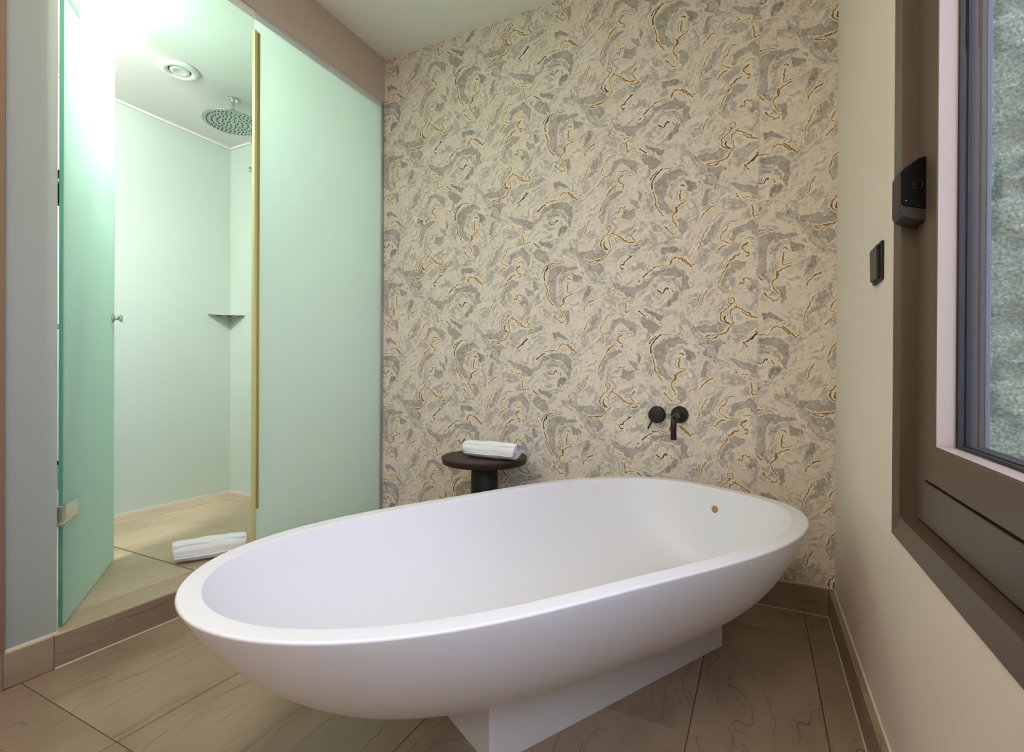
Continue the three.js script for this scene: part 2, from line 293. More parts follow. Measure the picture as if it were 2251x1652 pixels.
const rockTex = texOf(512, 512, (u, v) => { const a = fbm(u, v, 7, 5, 400, 5), b = fbm(u, v, 60, 60, 410, 3), d = fbm(u, v, 14, 4, 420, 3); let c = mix3([112, 122, 104], [78, 90, 76], sst(-0.4, 0.4, a)); c = mix3(c, [132, 132, 120], 0.6 * sst(0.0, 0.5, d)); const q = 1 + 0.45 * b; return [c[0] * q, c[1] * q, c[2] * q]; }); rockTex.repeat.set(1.4, 1.4);
const rockBump = texOf(512, 512, (u, v) => { const q = 128 + 110 * fbm(u, v, 40, 40, 430, 4); return [q, q, q]; }, false); rockBump.repeat.set(1.4, 1.4);
M.rock = new THREE.MeshStandardMaterial({ map: rockTex, roughness: 1, bumpMap: rockBump, bumpScale: 0.012 });
M.yard = new THREE.MeshStandardMaterial({ map: rockTex, roughness: 1 });
M.lampGlow = new THREE.MeshStandardMaterial({ color: 0xffffff, emissive: new THREE.Color(1, 0.97, 0.92), emissiveIntensity: 4, roughness: 0.6 });
M.brass = new THREE.MeshStandardMaterial({ color: new THREE.Color(0xa88a5a), metalness: 0.6, roughness: 0.5 });

// ---------------------------------------------------------------- room measures
const XL = -1.953, XR = 0.2604, ZW = -2.2547, ZF = 1.7, YC = 2.74;            // main room
const KERB = 0.105, SXB = -3.24, SZE = -2.186, SZN = -0.74, SYC = 2.45;        // shower
const YBULK = 2.488;

// floor slab and its stone tiles
{
  const f = struct('floor');
  mesh('slab', bx(XL - 0.02, XR + 0.1, -0.2, -0.0035, ZW - 0.1, ZF + 0.1), M.grout, f);
  const xs = [XL, -1.43, -0.795, -0.16, 0.16, XR - 0.02], zs = [ZW + 0.014, -2.03, -1.352, -0.672, 0.008, 0.688, ZF];
  let k = 0;
  for (let i = 0; i + 1 < xs.length; i++) for (let j = 0; j + 1 < zs.length; j++) {
    const g = 0.0012, ox = rnd() * 3, oy = rnd() * 3;
    mesh(k ? `tile_${String(k).padStart(3, '0')}` : 'tile', rbx(xs[i] + g, xs[i + 1] - g, -0.02, 0, zs[j] + g, zs[j + 1] - g, 0.001, 1, ox, oy), M.stone, f); k++;
  }
}
// skirting stones along two walls
{
  const b = struct('baseboard_back'); const z1 = ZW + 0.015;
  let k = 0; for (const [a, c] of [[-1.95, -1.06], [-1.06, -0.18], [-0.18, 0.24]]) { mesh(k ? `stone_00${k}` : 'stone', rbx(a + 0.0008, c - 0.0008, 0, 0.106, ZW, z1, 0.0015, 1, 0.3 * k, 1.2 * k), M.stone, b); k++; }
  mesh('sealant_bead', bx(-1.95, 0.24, 0, 0.003, z1 - 0.001, z1 + 0.003), M.silicone, b);
  mesh('top_bead', bx(-1.95, 0.258, 0.104, 0.109, ZW, ZW + 0.006), M.silicone, b);
  const r = struct('baseboard_right'); const x0 = XR - 0.02;
  k = 0; for (const [a, c] of [[ZW + 0.016, -1.55], [-1.55, -0.66], [-0.66, 0.4], [0.4, ZF]]) { mesh(k ? `stone_00${k}` : 'stone', rbx(x0, XR, 0, 0.106, a + 0.0008, c - 0.0008, 0.0015, 1, 0.5 * k, 0.7 * k), M.stone, r); k++; }
  mesh('sealant_bead', bx(x0 - 0.003, x0 + 0.001, 0, 0.003, ZW + 0.016, ZF), M.silicone, r);
  mesh('top_bead', bx(XR - 0.005, XR, 0.104, 0.1085, ZW + 0.016, ZF), M.silicone, r);
}
// papered wall: the wall body, two strips of paper with a butt seam
{
  const w = struct('wall_back');
  mesh('wall_body', bx(XL - 0.12, XR + 0.2, -0.2, 2.9, ZW - 0.2, ZW - 0.002), M.plaster, w);
  const strip = (x0, x1, ex, ey) => { const g = new THREE.BoxGeometry(x1 - x0, YC - 0.02 - 0.09, 0.002); g.translate((x0 + x1) / 2, (YC - 0.02 + 0.09) / 2 + 0.01, ZW - 0.001); const p = g.attributes.position, uv = g.attributes.uv; for (let i = 0; i < p.count; i++) uv.setXY(i, (p.getX(i) - ex) / CELLW, (p.getY(i) - ey) / CELLH); return g; };
  mesh('wallpaper_strip', strip(XL - 0.1, -0.0105, -0.8895, 1.6615), M.paper, w).userData.label = 'wide strip of marbled grey and gold wallpaper';
  mesh('wallpaper_strip_001', strip(-0.0075, XR + 0.01, 0.018, 1.711), M.paper, w).userData.label = 'narrow strip of marbled wallpaper beside the white wall';
}
// window wall with its opening
const WZ0 = -1.332, WZ1 = 0.62, WY0 = 0.583, WY1 = 2.42;
{
  structMesh('wall_right', [bx(XR, XR + 0.116, -0.2, WY0, ZW - 0.2, ZF + 0.2), bx(XR, XR + 0.116, WY1, 2.9, ZW - 0.2, ZF + 0.2), bx(XR, XR + 0.116, WY0, WY1, ZW - 0.2, WZ0), bx(XR, XR + 0.116, WY0, WY1, WZ1, ZF + 0.2)], M.plaster);
}
structMesh('wall_front', bx(XL - 0.2, XR + 0.2, -0.2, 2.9, ZF, ZF + 0.2), M.plaster);
structMesh('ceiling', bx(XL - 0.1, XR + 0.2, YC, YC + 0.2, ZW - 0.2, ZF + 0.2), M.ceiling);
// left side: plaster wall nearest the camera, the bulkhead over the glass
structMesh('wall_left', bx(XL - 0.2, XL, -0.2, YC + 0.1, -0.632, ZF + 0.2), M.taupe);
structMesh('wall_bulkhead', bx(XL - 0.12, XL, YBULK, YC + 0.1, ZW, -0.632), M.taupe);

// ---------------------------------------------------------------- shower shell
structMesh('wall_shower_back', bx(SXB - 0.15, SXB, -0.1, 2.6, SZE - 0.2, -0.4), M.panelGreen);
structMesh('wall_shower_end', bx(SXB, XL - 0.13, -0.1, 2.6, SZE - 0.2, SZE), M.panelGreen);
structMesh('wall_shower_jamb', bx(XL - 0.13, XL - 0.03, -0.1, YBULK, SZE - 0.2, ZW + 0.006), M.white);
structMesh('wall_shower_near', bx(SXB, XL - 0.026, -0.1, 2.6, SZN, -0.632), M.white);
structMesh('ceiling_shower', bx(SXB, XL - 0.012, SYC, SYC + 0.04, SZE, SZN + 0.14), M.white);
structMesh('ceiling_shower_slab', bx(SXB - 0.15, XL - 0.12, SYC + 0.04, SYC + 0.2, SZE - 0.2, -0.4), M.white);
{
  const t = struct('trim_1');
  mesh('ceiling_bead_back', bx(SXB, SXB + 0.012, SYC - 0.014, SYC, SZE, SZN), M.white, t);
  mesh('ceiling_bead_end', bx(SXB, XL - 0.13, SYC - 0.012, SYC, SZE, SZE + 0.01), M.white, t);
  mesh('floor_bead_back', bx(SXB, SXB + 0.006, KERB, KERB + 0.016, SZE, SZN), M.silicone, t);
  mesh('floor_bead_end', bx(SXB, XL - 0.13, KERB, KERB + 0.016, SZE, SZE + 0.006), M.silicone, t);
}
{
  const f = struct('floor_shower');
  mesh('bed', bx(SXB - 0.05, XL - 0.03, -0.2, KERB - 0.004, SZE - 0.1, SZN + 0.1), M.grout, f);
  const xs = [SXB, -3.087, -2.085], zs = [SZE, -2.066, -1.668, -1.258, SZN]; let k = 0;
  const put = (x0, x1, z0, z1) => { mesh(k ? `tile_${String(k).padStart(3, '0')}` : 'tile', rbx(x0, x1, KERB - 0.02, KERB, z0, z1, 0.001, 1, rnd() * 3, rnd() * 3), M.stoneLit, f); k++; };
  put(xs[0], xs[1] - 0.002, zs[0], zs[4]); put(xs[1] + 0.002, xs[2], zs[0], zs[1] - 0.002);
  put(xs[1] + 0.002, xs[2] - 0.003, zs[1] + 0.002, zs[2] - 0.001); put(xs[1] + 0.002, xs[2] - 0.003, zs[2] + 0.001, zs[3] - 0.0035); put(xs[1] + 0.002, xs[2] - 0.003, zs[3] + 0.0035, zs[4]);
}
{
  const kb = struct('shower_kerb');
  let k = 0; for (const [a, c] of [[-0.632, 0.2], [-0.749, -0.632], [-1.55, -0.749], [ZW, -1.55]]) { const z0 = Math.min(a, c), z1 = Math.max(a, c); if (a === -0.632) { continue; } mesh(k ? `stone_00${k}` : 'stone', rbx(-2.085, XL, 0, KERB - 0.006, z0 + 0.0008, z1 - 0.0008, 0.001, 1, 0.8 * k + 0.3, 0.4 * k), M.stone, kb); mesh(k ? `cap_stone_00${k}` : 'cap_stone', rbx(-2.085, XL, KERB - 0.0058, KERB, z0 + 0.0008, z1 - 0.0008, 0.0015, 2, 0.5 * k, 0.9 * k), M.stoneLit, kb); k++; }  // one stone: caps take the lightened copy because their tops catch the light
  mesh('stone_003', rbx(XL - 0.01, XL + 0.004, 0, KERB, -0.6312, 0.4, 0.0018, 2, 0.9, 0.2), M.stone, kb);
  mesh('sealant_bead', bx(XL - 0.001, XL + 0.003, 0, 0.003, -1.6, -0.75), M.silicone, kb);
}
structMesh('trim_2', rbx(XL - 0.03, XL + 0.003, KERB, YBULK, -0.6355, -0.57, 0.002), new THREE.MeshStandardMaterial({ color: new THREE.Color(0x7a6148), roughness: 0.7 }));
// ---------------------------------------------------------------- glass screens and door
const GX0 = XL - 0.020, GX1 = XL - 0.010;
{
  const p = thing('glass_panel', 'wide frosted green glass screen beside the wallpapered wall, with a yellowed edge strip', 'shower screen', [0, 0, 0]);
  const z0 = ZW + 0.012, z1 = -1.437;
  mesh('pane', bx(GX0, GX1, KERB + 0.003, YBULK - 0.005, z0, z1), M.frost, p);
  mesh('edge_strip', rbx(GX0 - 0.004, GX1 + 0.003, 0.14, 2.405, z1 - 0.006, z1 + 0.007, 0.002), M.seal, p).userData.label = 'yellowed plastic edge strip';
  mesh('edge_strip_lip', rbx(GX1, GX1 + 0.004, 0.33, 2.4, z1 - 0.019, z1 - 0.0055, 0.0015), M.sealDark, p).userData.label = 'olive lip of the edge strip';
  mesh('wall_channel', rbx(GX0 - 0.006, GX1 + 0.006, KERB + 0.003, YBULK - 0.004, ZW + 0.0005, z0 + 0.008, 0.001), M.steel, p).userData.label = 'grey metal wall channel';
  mesh('head_bead', bx(GX0 - 0.004, GX1 + 0.005, YBULK - 0.005, YBULK, z0, z1), M.silicone, p);
  const q = thing('glass_panel', 'narrow frosted glass screen at the left edge, hung with the door', 'shower screen', [0, 0, 0]);
  mesh('pane', bx(GX0, GX1, KERB + 0.003, YBULK - 0.002, -0.7585, -0.638), M.frostSide, q);
  mesh('foot_bead', bx(GX0 - 0.002, GX1 + 0.003, KERB, KERB + 0.006, -0.7585, -0.638), M.silicone, q);
}
{
  const d = struct('door_1'); d.position.set(-1.986, 0, -0.782);
  const dx = -0.804, dz = -0.594; d.rotation.y = Math.atan2(-dz, dx);       // local +x runs along the door
  // local -z or +z faces the room: the face at z = 0 is the seen one, the glass lies behind it
  const s = 1;   // sign of the seen side
  mesh('pane', bx(0.001, 0.634, KERB + 0.006, 2.43, -0.010, 0), M.frostDoor, d);
  mesh('pane_edge', bx(-0.001, 0.001, KERB + 0.006, 2.43, -0.0102, 0.0002), M.glassEdge, d).userData.label = 'dark green cut edge of the glass';
  mesh('pane_edge', bx(0.634, 0.6352, KERB + 0.006, 2.43, -0.0102, 0.0002), M.frost, d);
  for (const y of [0.438, 2.128]) {
    const h = new THREE.Group(); h.name = 'hinge'; d.add(h);
    mesh('plate', rbx(0.012, 0.135, y, y + 0.056, 0.0005, 0.005, 0.0012), M.chrome, h);
    mesh('plate', rbx(0.012, 0.135, y, y + 0.056, -0.0155, -0.011, 0.0012), M.chrome, h);
    mesh('knuckle', [rbx(-0.024, 0.014, y - 0.004, y + 0.006, -0.014, 0.008, 0.0015), rbx(-0.024, 0.014, y + 0.05, y + 0.06, -0.014, 0.008, 0.0015), rbx(-0.02, 0.012, y + 0.004, y + 0.052, -0.011, 0.005, 0.001)], M.steel, h);
  }
  const kn = new THREE.Group(); kn.name = 'knob'; kn.position.set(0.606, 1.152, 0); d.add(kn);
  const prof = [[0, 0], [0.0165, 0], [0.0165, 0.004], [0.009, 0.009], [0.0078, 0.016], [0.009, 0.021], [0.0165, 0.028], [0.0165, 0.031], [0.0145, 0.034], [0, 0.0345]];
  const g1 = lathe(prof, 32); g1.rotateX(Math.PI / 2); mesh('grip', g1, M.chrome, kn);
  const g2 = lathe(prof, 32); g2.rotateX(-Math.PI / 2); g2.translate(0, 0, -0.010); mesh('grip', g2, M.chrome, kn);
}
// ---------------------------------------------------------------- window
{
  const w = struct('window_1'), zi = WZ0 + 0.01, yi = 0.622, X1 = 0.268, X2 = 0.2947, X3 = 0.3215;
  const z9 = WZ1 - 0.01, y9 = WY1 - 0.012;
  // splayed lining round the opening, four sides
  const ring = (o, i) => {   // o, i: [x, z0, z1, y0, y1] outer and inner rectangles
    const P = r => [[r[0], r[3], r[1]], [r[0], r[3], r[2]], [r[0], r[4], r[2]], [r[0], r[4], r[1]]]; const A = P(o), B = P(i), pos = [];
    for (let k = 0; k < 4; k++) { const a = A[k], b = A[(k + 1) % 4], c = B[(k + 1) % 4], d = B[k]; pos.push(...a, ...c, ...b, ...a, ...d, ...c); }
    const g = new THREE.BufferGeometry(); g.setAttribute('position', new THREE.Float32BufferAttribute(pos, 3)); g.computeVertexNormals(); return metreUV(g);
  };
  mesh('lining', [ring([XR - 0.003, WZ0 - 0.001, WZ1, WY0 - 0.001, WY1], [X1, zi, z9, yi, y9]), ring([XR + 0.002, WZ0 - 0.001, WZ1, WY0 - 0.001, WY1], [XR - 0.003, WZ0 - 0.001, WZ1, WY0 - 0.001, WY1]), ring([X1, zi, z9, yi, y9], [X2 + 0.01, zi + 0.002, z9 - 0.002, yi - 0.001, y9 - 0.002])], M.bronze, w);
  mesh('sill_board', bx(X1, X2 + 0.06, yi - 0.03, yi, WZ0, WZ1), M.bronze, w);
  const frame = (name, x0, x1, a, b, r = 0.0015, m = M.bronze) => {   // four rails between rectangle a (outer) and b (inner): [z0, z1, y0, y1]
    const gr = new THREE.Group(); gr.name = name; w.add(gr);
    mesh('stile', rbx(x0, x1, a[2], a[3], a[0], b[0], r), m, gr); mesh('stile', rbx(x0, x1, a[2], a[3], b[1], a[1], r), m, gr);
    mesh('rail', rbx(x0, x1, a[2], b[2], b[0] - 0.0005, b[1] + 0.0005, r), m, gr); mesh('rail', rbx(x0, x1, b[3], a[3], b[0] - 0.0005, b[1] + 0.0005, r), m, gr);
  };
  const O = [zi + 0.002, z9 - 0.002, yi + 0.006, y9 - 0.002], F = [-1.253, z9 - 0.07, 0.711, y9 - 0.09], S0 = [-1.246, z9 - 0.077, 0.718, y9 - 0.097], S1 = [-1.1795, z9 - 0.142, 0.789, y9 - 0.168];
  frame('frame', X2, X2 + 0.07, O, F);
  frame('gap_seal', X2 + 0.016, X2 + 0.03, [F[0] - 0.004, F[1] + 0.004, F[2] - 0.004, F[3] + 0.004], [S0[0] + 0.004, S0[1] - 0.004, S0[2] + 0.004, S0[3] - 0.004], 0.001, M.gasket);
  frame('sash', X2 - 0.003, X3 + 0.041, S0, S1, 0.002);
  const ins = (r, d) => [r[0] + d, r[1] - d, r[2] + d, r[3] - d];
  frame('glazing_bead', X2 - 0.001, X3 + 0.0002, [S1[0] - 0.003, S1[1] + 0.003, S1[2] + 0.0005, S1[3] + 0.003], [S1[0] + 0.0008, S1[1] - 0.0008, S1[2] + 0.0008, S1[3] - 0.0008], 0.0003, M.bead);
  frame('inner_gasket', X3, X3 + 0.009, [S1[0] - 0.002, S1[1] + 0.002, S1[2] - 0.002, S1[3] + 0.002], ins(S1, 0.006), 0.002, M.gasket);
  frame('spacer_bar', X3 + 0.0125, X3 + 0.0265, ins(S1, -0.002), ins(S1, 0.006), 0.0008, M.spacer);
  frame('outer_gasket', X3 + 0.031, X3 + 0.038, ins(S1, -0.002), ins(S1, 0.006), 0.001, M.gasket);
  frame('outer_frame', X3 + 0.04, X3 + 0.047, ins(S1, -0.004), ins(S1, 0.002), 0.001, M.outerFrame);
  mesh('pane', bx(X3 + 0.0095, X3 + 0.0115, S1[2], S1[3], S1[0], S1[1]), M.pane, w);
  mesh('pane', bx(X3 + 0.028, X3 + 0.030, S1[2], S1[3], S1[0], S1[1]), M.pane, w);
}
// wall of the yard outside the window
structMesh('wall_outside', bx(XR + 0.13, 3.2, -0.6, 2.75, -2.9, -2.6), M.rock);
structMesh('ground_outside', bx(XR + 0.13, 9, -0.8, -0.5, -2.9, 9), M.yard);

// ---------------------------------------------------------------- lamps
{
  const l = thing('ceiling_lamp', 'round opal lamp on the shower ceiling behind the glass door', 'lamp', [-2.4, SYC, -0.9]);
  mesh('rim', lathe([[0, 0], [0.086, 0], [0.086, -0.012], [0.082, -0.014]], 48), M.white, l);
  mesh('diffuser', lathe([[0.08, -0.012], [0.08, -0.05], [0.072, -0.062], [0.05, -0.068], [0, -0.07]], 48), M.lampGlow, l);
  const tone = new THREE.Color(1.0, 0.98, 0.95);
  const p = new THREE.PointLight(tone, LAMP.shower, 0, 2); p.position.set(0, -0.04, 0); p.castShadow = true; p.shadow.radius = 3; l.add(p);
  const d = new THREE.SpotLight(tone, LAMP.down, 0, 1.25, 1, 2); d.position.set(0, -0.075, 0); d.target.position.set(-0.05, -2.4, -0.3); d.castShadow = true; d.shadow.radius = 3; l.add(d, d.target);
}
for (const [x, z, lab] of [[-1.1, -0.3, 'square ceiling light panel nearest the shower side, behind the camera'], [-0.45, 0.6, 'square ceiling light panel near the window wall, behind the camera']]) {
  const l = thing('ceiling_light', lab, 'lamp', [x, YC, z]);
  mesh('frame', [rbx(-0.3, 0.3, -0.02, 0, -0.3, -0.28, 0.003), rbx(-0.3, 0.3, -0.02, 0, 0.28, 0.3, 0.003), rbx(-0.3, -0.28, -0.02, 0, -0.28, 0.28, 0.003), rbx(0.28, 0.3, -0.02, 0, -0.28, 0.28, 0.003)], M.white, l);
  mesh('diffuser', bx(-0.28, 0.28, -0.014, -0.004, -0.28, 0.28), M.lampGlow, l);
  const a = new THREE.RectAreaLight(new THREE.Color(1.0, 0.86, 0.70), LAMP.panel, 0.56, 0.56); a.position.set(0, -0.018, 0); a.rotation.x = -Math.PI / 2; l.add(a);
}

{
  const l = thing('added_fill_light', 'long fill light added on the unseen wall behind the camera', 'lamp', [-0.95, 1.85, ZF]);  // no lamp known here; added to brighten the papered and right walls
  mesh('case', rbx(-0.62, 0.62, -0.17, 0.17, -0.03, 0, 0.006), M.white, l);
  mesh('diffuser', rbx(-0.6, 0.6, -0.15, 0.15, -0.04, -0.029, 0.004), M.lampGlow, l);
  const a = new THREE.RectAreaLight(new THREE.Color(1.0, 0.88, 0.74), LAMP.wallFill, 1.2, 0.3); a.position.set(0, 0, -0.044); l.add(a);
}
// ---------------------------------------------------------------- bathtub
{
  const RIM = 0.49, A = 0.864, B = 0.501, C = [-0.531, -1.351], an = 30.77 * Math.PI / 180;
  const u = [Math.sin(an), -Math.cos(an)], n = [Math.cos(an), Math.sin(an)];
  const tub = thing('bathtub', 'large white oval freestanding bathtub with a flat rim, set diagonally in the corner', 'bathtub', [C[0], 0, C[1]]);
  const co = [1, 0, 0, 0.059, 0, -0.046, 0, -0.045, 0];
  const rad = t => { let r = co[0]; for (let k = 1; k <= 4; k++) r += co[2 * k - 1] * Math.cos(k * t) + co[2 * k] * Math.sin(k * t); return r; };
  const PB = { yb: 0.15, cl: 0.183, cn: -0.03, ka: 0.608, kb: 0.257, p: 1.147, q: 2.478 };
  const w = h => Math.pow(1 - Math.pow(1 - h, PB.p), 1 / PB.q);
  const rimAt = (t, off) => { const r = rad(t), a = r * Math.cos(t) * A, b = r * Math.sin(t) * B, e = 1e-3, r2 = rad(t + e), a2 = r2 * Math.cos(t + e) * A, b2 = r2 * Math.sin(t + e) * B; let tx = a2 - a, ty = b2 - b; const l = Math.hypot(tx, ty); tx /= l; ty /= l; return [a - ty * off, b + tx * off]; };   // offset inwards
  const at = (t, h, off, dy) => { const k = w(h), r = rimAt(t, off), a = PB.cl + Math.cos(t) * A * PB.ka, b = PB.cn + Math.sin(t) * B * PB.kb, L = a * (1 - k) + r[0] * k, N = b * (1 - k) + r[1] * k; return [L * u[0] + N * n[0], PB.yb + dy + (RIM - PB.yb - dy) * h, L * u[1] + N * n[1]]; };
  const NS = 160, rows = [];
  const rowOf = f => { const r = []; for (let i = 0; i < NS; i++) r.push(f(i / NS * 2 * Math.PI)); rows.push(r); };
  const NH = 34, hs = []; for (let k = 0; k <= NH; k++) hs.push(Math.pow(k / NH, 2.4));
  const RW = 0.047, rb = 0.006;
  rowOf(() => { const L = PB.cl, N = PB.cn; return [L * u[0] + N * n[0], PB.yb, L * u[1] + N * n[1]]; });
  for (const h of hs) if (h < 0.985) rowOf(t => at(t, h, 0, 0));
  const flat = (off, y) => rowOf(t => { const r = rimAt(t, off); return [r[0] * u[0] + r[1] * n[0], y, r[0] * u[1] + r[1] * n[1]]; });
  for (const [o, dy] of [[0.0004, -rb], [0.0012, -rb * 0.45], [0.003, -rb * 0.12], [rb, 0], [RW - rb, 0], [RW - 0.003, -rb * 0.12], [RW - 0.0012, -rb * 0.45], [RW, -rb]]) flat(o, RIM + dy);
  const DY = 0.05;
  for (const h of [...hs].reverse()) if (h < 0.985) rowOf(t => at(t, h, RW, DY));
  rowOf(() => { const L = PB.cl, N = PB.cn; return [L * u[0] + N * n[0], PB.yb + DY, L * u[1] + N * n[1]]; });
  const pos = [], idx = []; for (const r of rows) for (const p of r) pos.push(...p);
  for (let k = 0; k + 1 < rows.length; k++) for (let i = 0; i < NS; i++) { const a = k * NS + i, b = k * NS + (i + 1) % NS, c = a + NS, d = b + NS; idx.push(a, b, d, a, d, c); }
  const g = new THREE.BufferGeometry(); g.setAttribute('position', new THREE.Float32BufferAttribute(pos, 3)); g.setIndex(idx); g.computeVertexNormals();
  { const nrm = g.attributes.normal; if (nrm.getY(NS * 3) > 0) { for (let i = 0; i < idx.length; i += 3) { const t = idx[i + 1]; idx[i + 1] = idx[i + 2]; idx[i + 2] = t; } g.setIndex(idx); g.computeVertexNormals(); } }
  metreUV(g); mesh('shell', g, M.bath, tub);
  // plinth under the shell: upright faces that run up into the underside
  const a2 = 28.7 * Math.PI / 180, pu = [Math.sin(a2), -Math.cos(a2)], pn = [Math.cos(a2), Math.sin(a2)];
  const corner = [-0.559 - C[0], -1.02 - C[1]], LEN = 0.94, WID = 0.35;
  const under = (x, z) => { let lo = 0, hi = 1; const L = x * u[0] + z * u[1], N = x * n[0] + z * n[1]; const inside = h => { const k = w(h); let ok = false; const cl = PB.cl * (1 - k), cn = PB.cn * (1 - k); const t = Math.atan2((N - cn) / B, (L - cl) / A); const p = at(t, h, 0, 0), q = [p[0] * u[0] + p[2] * u[1] - cl, p[0] * n[0] + p[2] * n[1] - cn]; return Math.hypot(L - cl, N - cn) <= Math.hypot(q[0], q[1]); }; for (let i = 0; i < 30; i++) { const m = (lo + hi) / 2; if (inside(m)) hi = m; else lo = m; } return PB.yb + (RIM - PB.yb) * hi; };
  const per = []; const ch = 0.006, M1 = 24;
  const loc = (s, t) => [corner[0] + pu[0] * s - pn[0] * t, corner[1] + pu[1] * s - pn[1] * t];
  const cs = [[ch, 0], [LEN - ch, 0], [LEN, ch], [LEN, WID - ch], [LEN - ch, WID], [ch, WID], [0, WID - ch], [0, ch]];
  for (let k = 0; k < 8; k++) { const p = cs[k], q = cs[(k + 1) % 8], m = k % 2 ? 2 : M1; for (let i = 0; i < m; i++) per.push(loc(p[0] + (q[0] - p[0]) * i / m, p[1] + (q[1] - p[1]) * i / m)); }
  const bp = [], bi = []; const NP = per.length;
  for (const [x, z] of per) bp.push(x, 0, z); for (const [x, z] of per) bp.push(x, under(x, z) + 0.012, z);
  const cm = loc(LEN / 2, WID / 2); bp.push(cm[0], under(...cm) + 0.02, cm[1], cm[0], 0, cm[1]);
  for (let i = 0; i < NP; i++) { const j = (i + 1) % NP; bi.push(i, j, j + NP, i, j + NP, i + NP, j, i, 2 * NP + 1); }
  let pg = new THREE.BufferGeometry(); pg.setAttribute('position', new THREE.Float32BufferAttribute(bp, 3)); pg.setIndex(bi); pg = toCreasedNormals(pg.toNonIndexed(), 0.6); metreUV(pg);
  mesh('plinth', pg, M.bath, tub);
  // overflow: a small round cap let into the inside of the far end
  const eye = camera.position.clone().sub(tub.position), OVER = { t: -0.044, h: 0.737 };
  const target = (t, h) => V(...at(t, h, RW, DY));
  const t0 = OVER.t, h0 = OVER.h, pc = target(t0, h0), du = target(t0 + 0.01, h0).sub(pc).normalize(), dh = target(t0, h0 + 0.01).sub(pc).normalize();
  const nn = du.clone().cross(dh).normalize(); if (nn.dot(eye.clone().sub(pc)) < 0) nn.negate();
  const og = lathe([[0, 0.0035], [0.011, 0.0035], [0.0135, 0.002], [0.014, -0.004]], 28); const oq = new THREE.Quaternion().setFromUnitVectors(V(0, 1, 0), nn); og.applyQuaternion(oq); og.translate(pc.x, pc.y, pc.z);
  mesh('overflow_cap', og, M.brass, tub).userData.label = 'small round bronze overflow cap';
}
// ---------------------------------------------------------------- towels, table
function rolledTowel(L, R, turns, flat, sd) {
  const pos = [], idx = [], NA = 36 * turns, NL = 26, gap = 0.0018, pitch = R / (turns + 0.12);
  const rr = a => 0.006 + (R - 0.006) * a / (turns * 2 * Math.PI);
  const sheet = (off) => { const s = pos.length / 3;
    for (let i = 0; i <= NA; i++) { const a = turns * 2 * Math.PI * i / NA; for (let j = 0; j <= NL; j++) { const f = j / NL, e = Math.min(f, 1 - f); let r = Math.max(0.0008, rr(a) - off); const round = 0.004 * Math.exp(-e * 60); r -= off > 0 ? -round * 0.6 : round;
      const lump = 0.0018 * Math.sin(7 * f + 2 * a + sd) + 0.0012 * Math.sin(17 * f + 3 * a + sd * 2); r += lump * (a / (turns * 6.28));
      let y = r * Math.sin(a + sd), z = r * Math.cos(a + sd); if (y < 0) y *= flat; else y *= 0.98; const skew = 0.005 * Math.sin(a + sd) * Math.exp(-e * 25) * (f > 0.5 ? 1 : -1);
      pos.push((f - 0.5) * L + skew, y, z); } }
    return s; };
  const o = sheet(0), q = sheet(pitch - gap), W = NL + 1;
  for (let i = 0; i < NA; i++) for (let j = 0; j < NL; j++) { const a = o + i * W + j, b = a + 1, c = a + W, d = c + 1; idx.push(a, b, d, a, d, c); const a2 = q + i * W + j, b2 = a2 + 1, c2 = a2 + W, d2 = c2 + 1; idx.push(a2, d2, b2, a2, c2, d2); }
  for (let i = 0; i < NA; i++) for (const j of [0, NL]) { const a = o + i * W + j, c = a + W, a2 = q + i * W + j, c2 = a2 + W; j ? idx.push(a, a2, c2, a, c2, c) : idx.push(a, c2, a2, a, c, c2); }
  for (const i of [0, NA]) for (let j = 0; j < NL; j++) { const a = o + i * W + j, b = a + 1, a2 = q + i * W + j, b2 = a2 + 1; i ? idx.push(a, b, b2, a, b2, a2) : idx.push(a, b2, b, a, a2, b2); }
  let g = new THREE.BufferGeometry(); g.setAttribute('position', new THREE.Float32BufferAttribute(pos, 3)); g.setIndex(idx); g = toCreasedNormals(g.toNonIndexed(), 0.9); metreUV(g); g.computeBoundingBox(); g.translate(0, -g.boundingBox.min.y, 0); return g;
}
{
  const t = thing('side_table', 'small round dark wooden side table on a black column, against the wallpapered wall', 'table', [-1.155, 0, -2.035]);
  const y = 0.535; mesh('tabletop', metreUV(lathe([[0, y - 0.03], [0.185, y - 0.03], [0.196, y - 0.026], [0.2, y - 0.004], [0.2, y + 0.001], [0.198, y + 0.003], [0.194, y + 0.001], [0.19, y], [0, y]], 96)), M.wood, t);
  mesh('column', lathe([[0, 0.012], [0.067, 0.012], [0.064, 0.25], [0.062, y - 0.029], [0, y - 0.029]], 48), M.blackMatt, t);
  mesh('foot', lathe([[0, 0], [0.15, 0], [0.152, 0.006], [0.15, 0.012], [0, 0.013]], 64), M.blackMatt, t);
  const w = thing('rolled_towel', 'rolled white towel lying on the round side table', 'towel', [-1.105, y + 0.0005, -2.01], 'rolled bath towels');
  const m = mesh('roll', rolledTowel(0.27, 0.048, 5, 0.72, -0.4), M.terry, w); w.rotation.y = -0.06;
  const w2 = thing('rolled_towel', 'rolled white towel lying on the shower floor near the bathtub rim', 'towel', [-2.172, KERB, -1.378], 'rolled bath towels');
  mesh('roll', rolledTowel(0.27, 0.055, 5, 0.82, -0.35), M.terry, w2); w2.rotation.y = Math.atan2(0.223, 0.137);
}
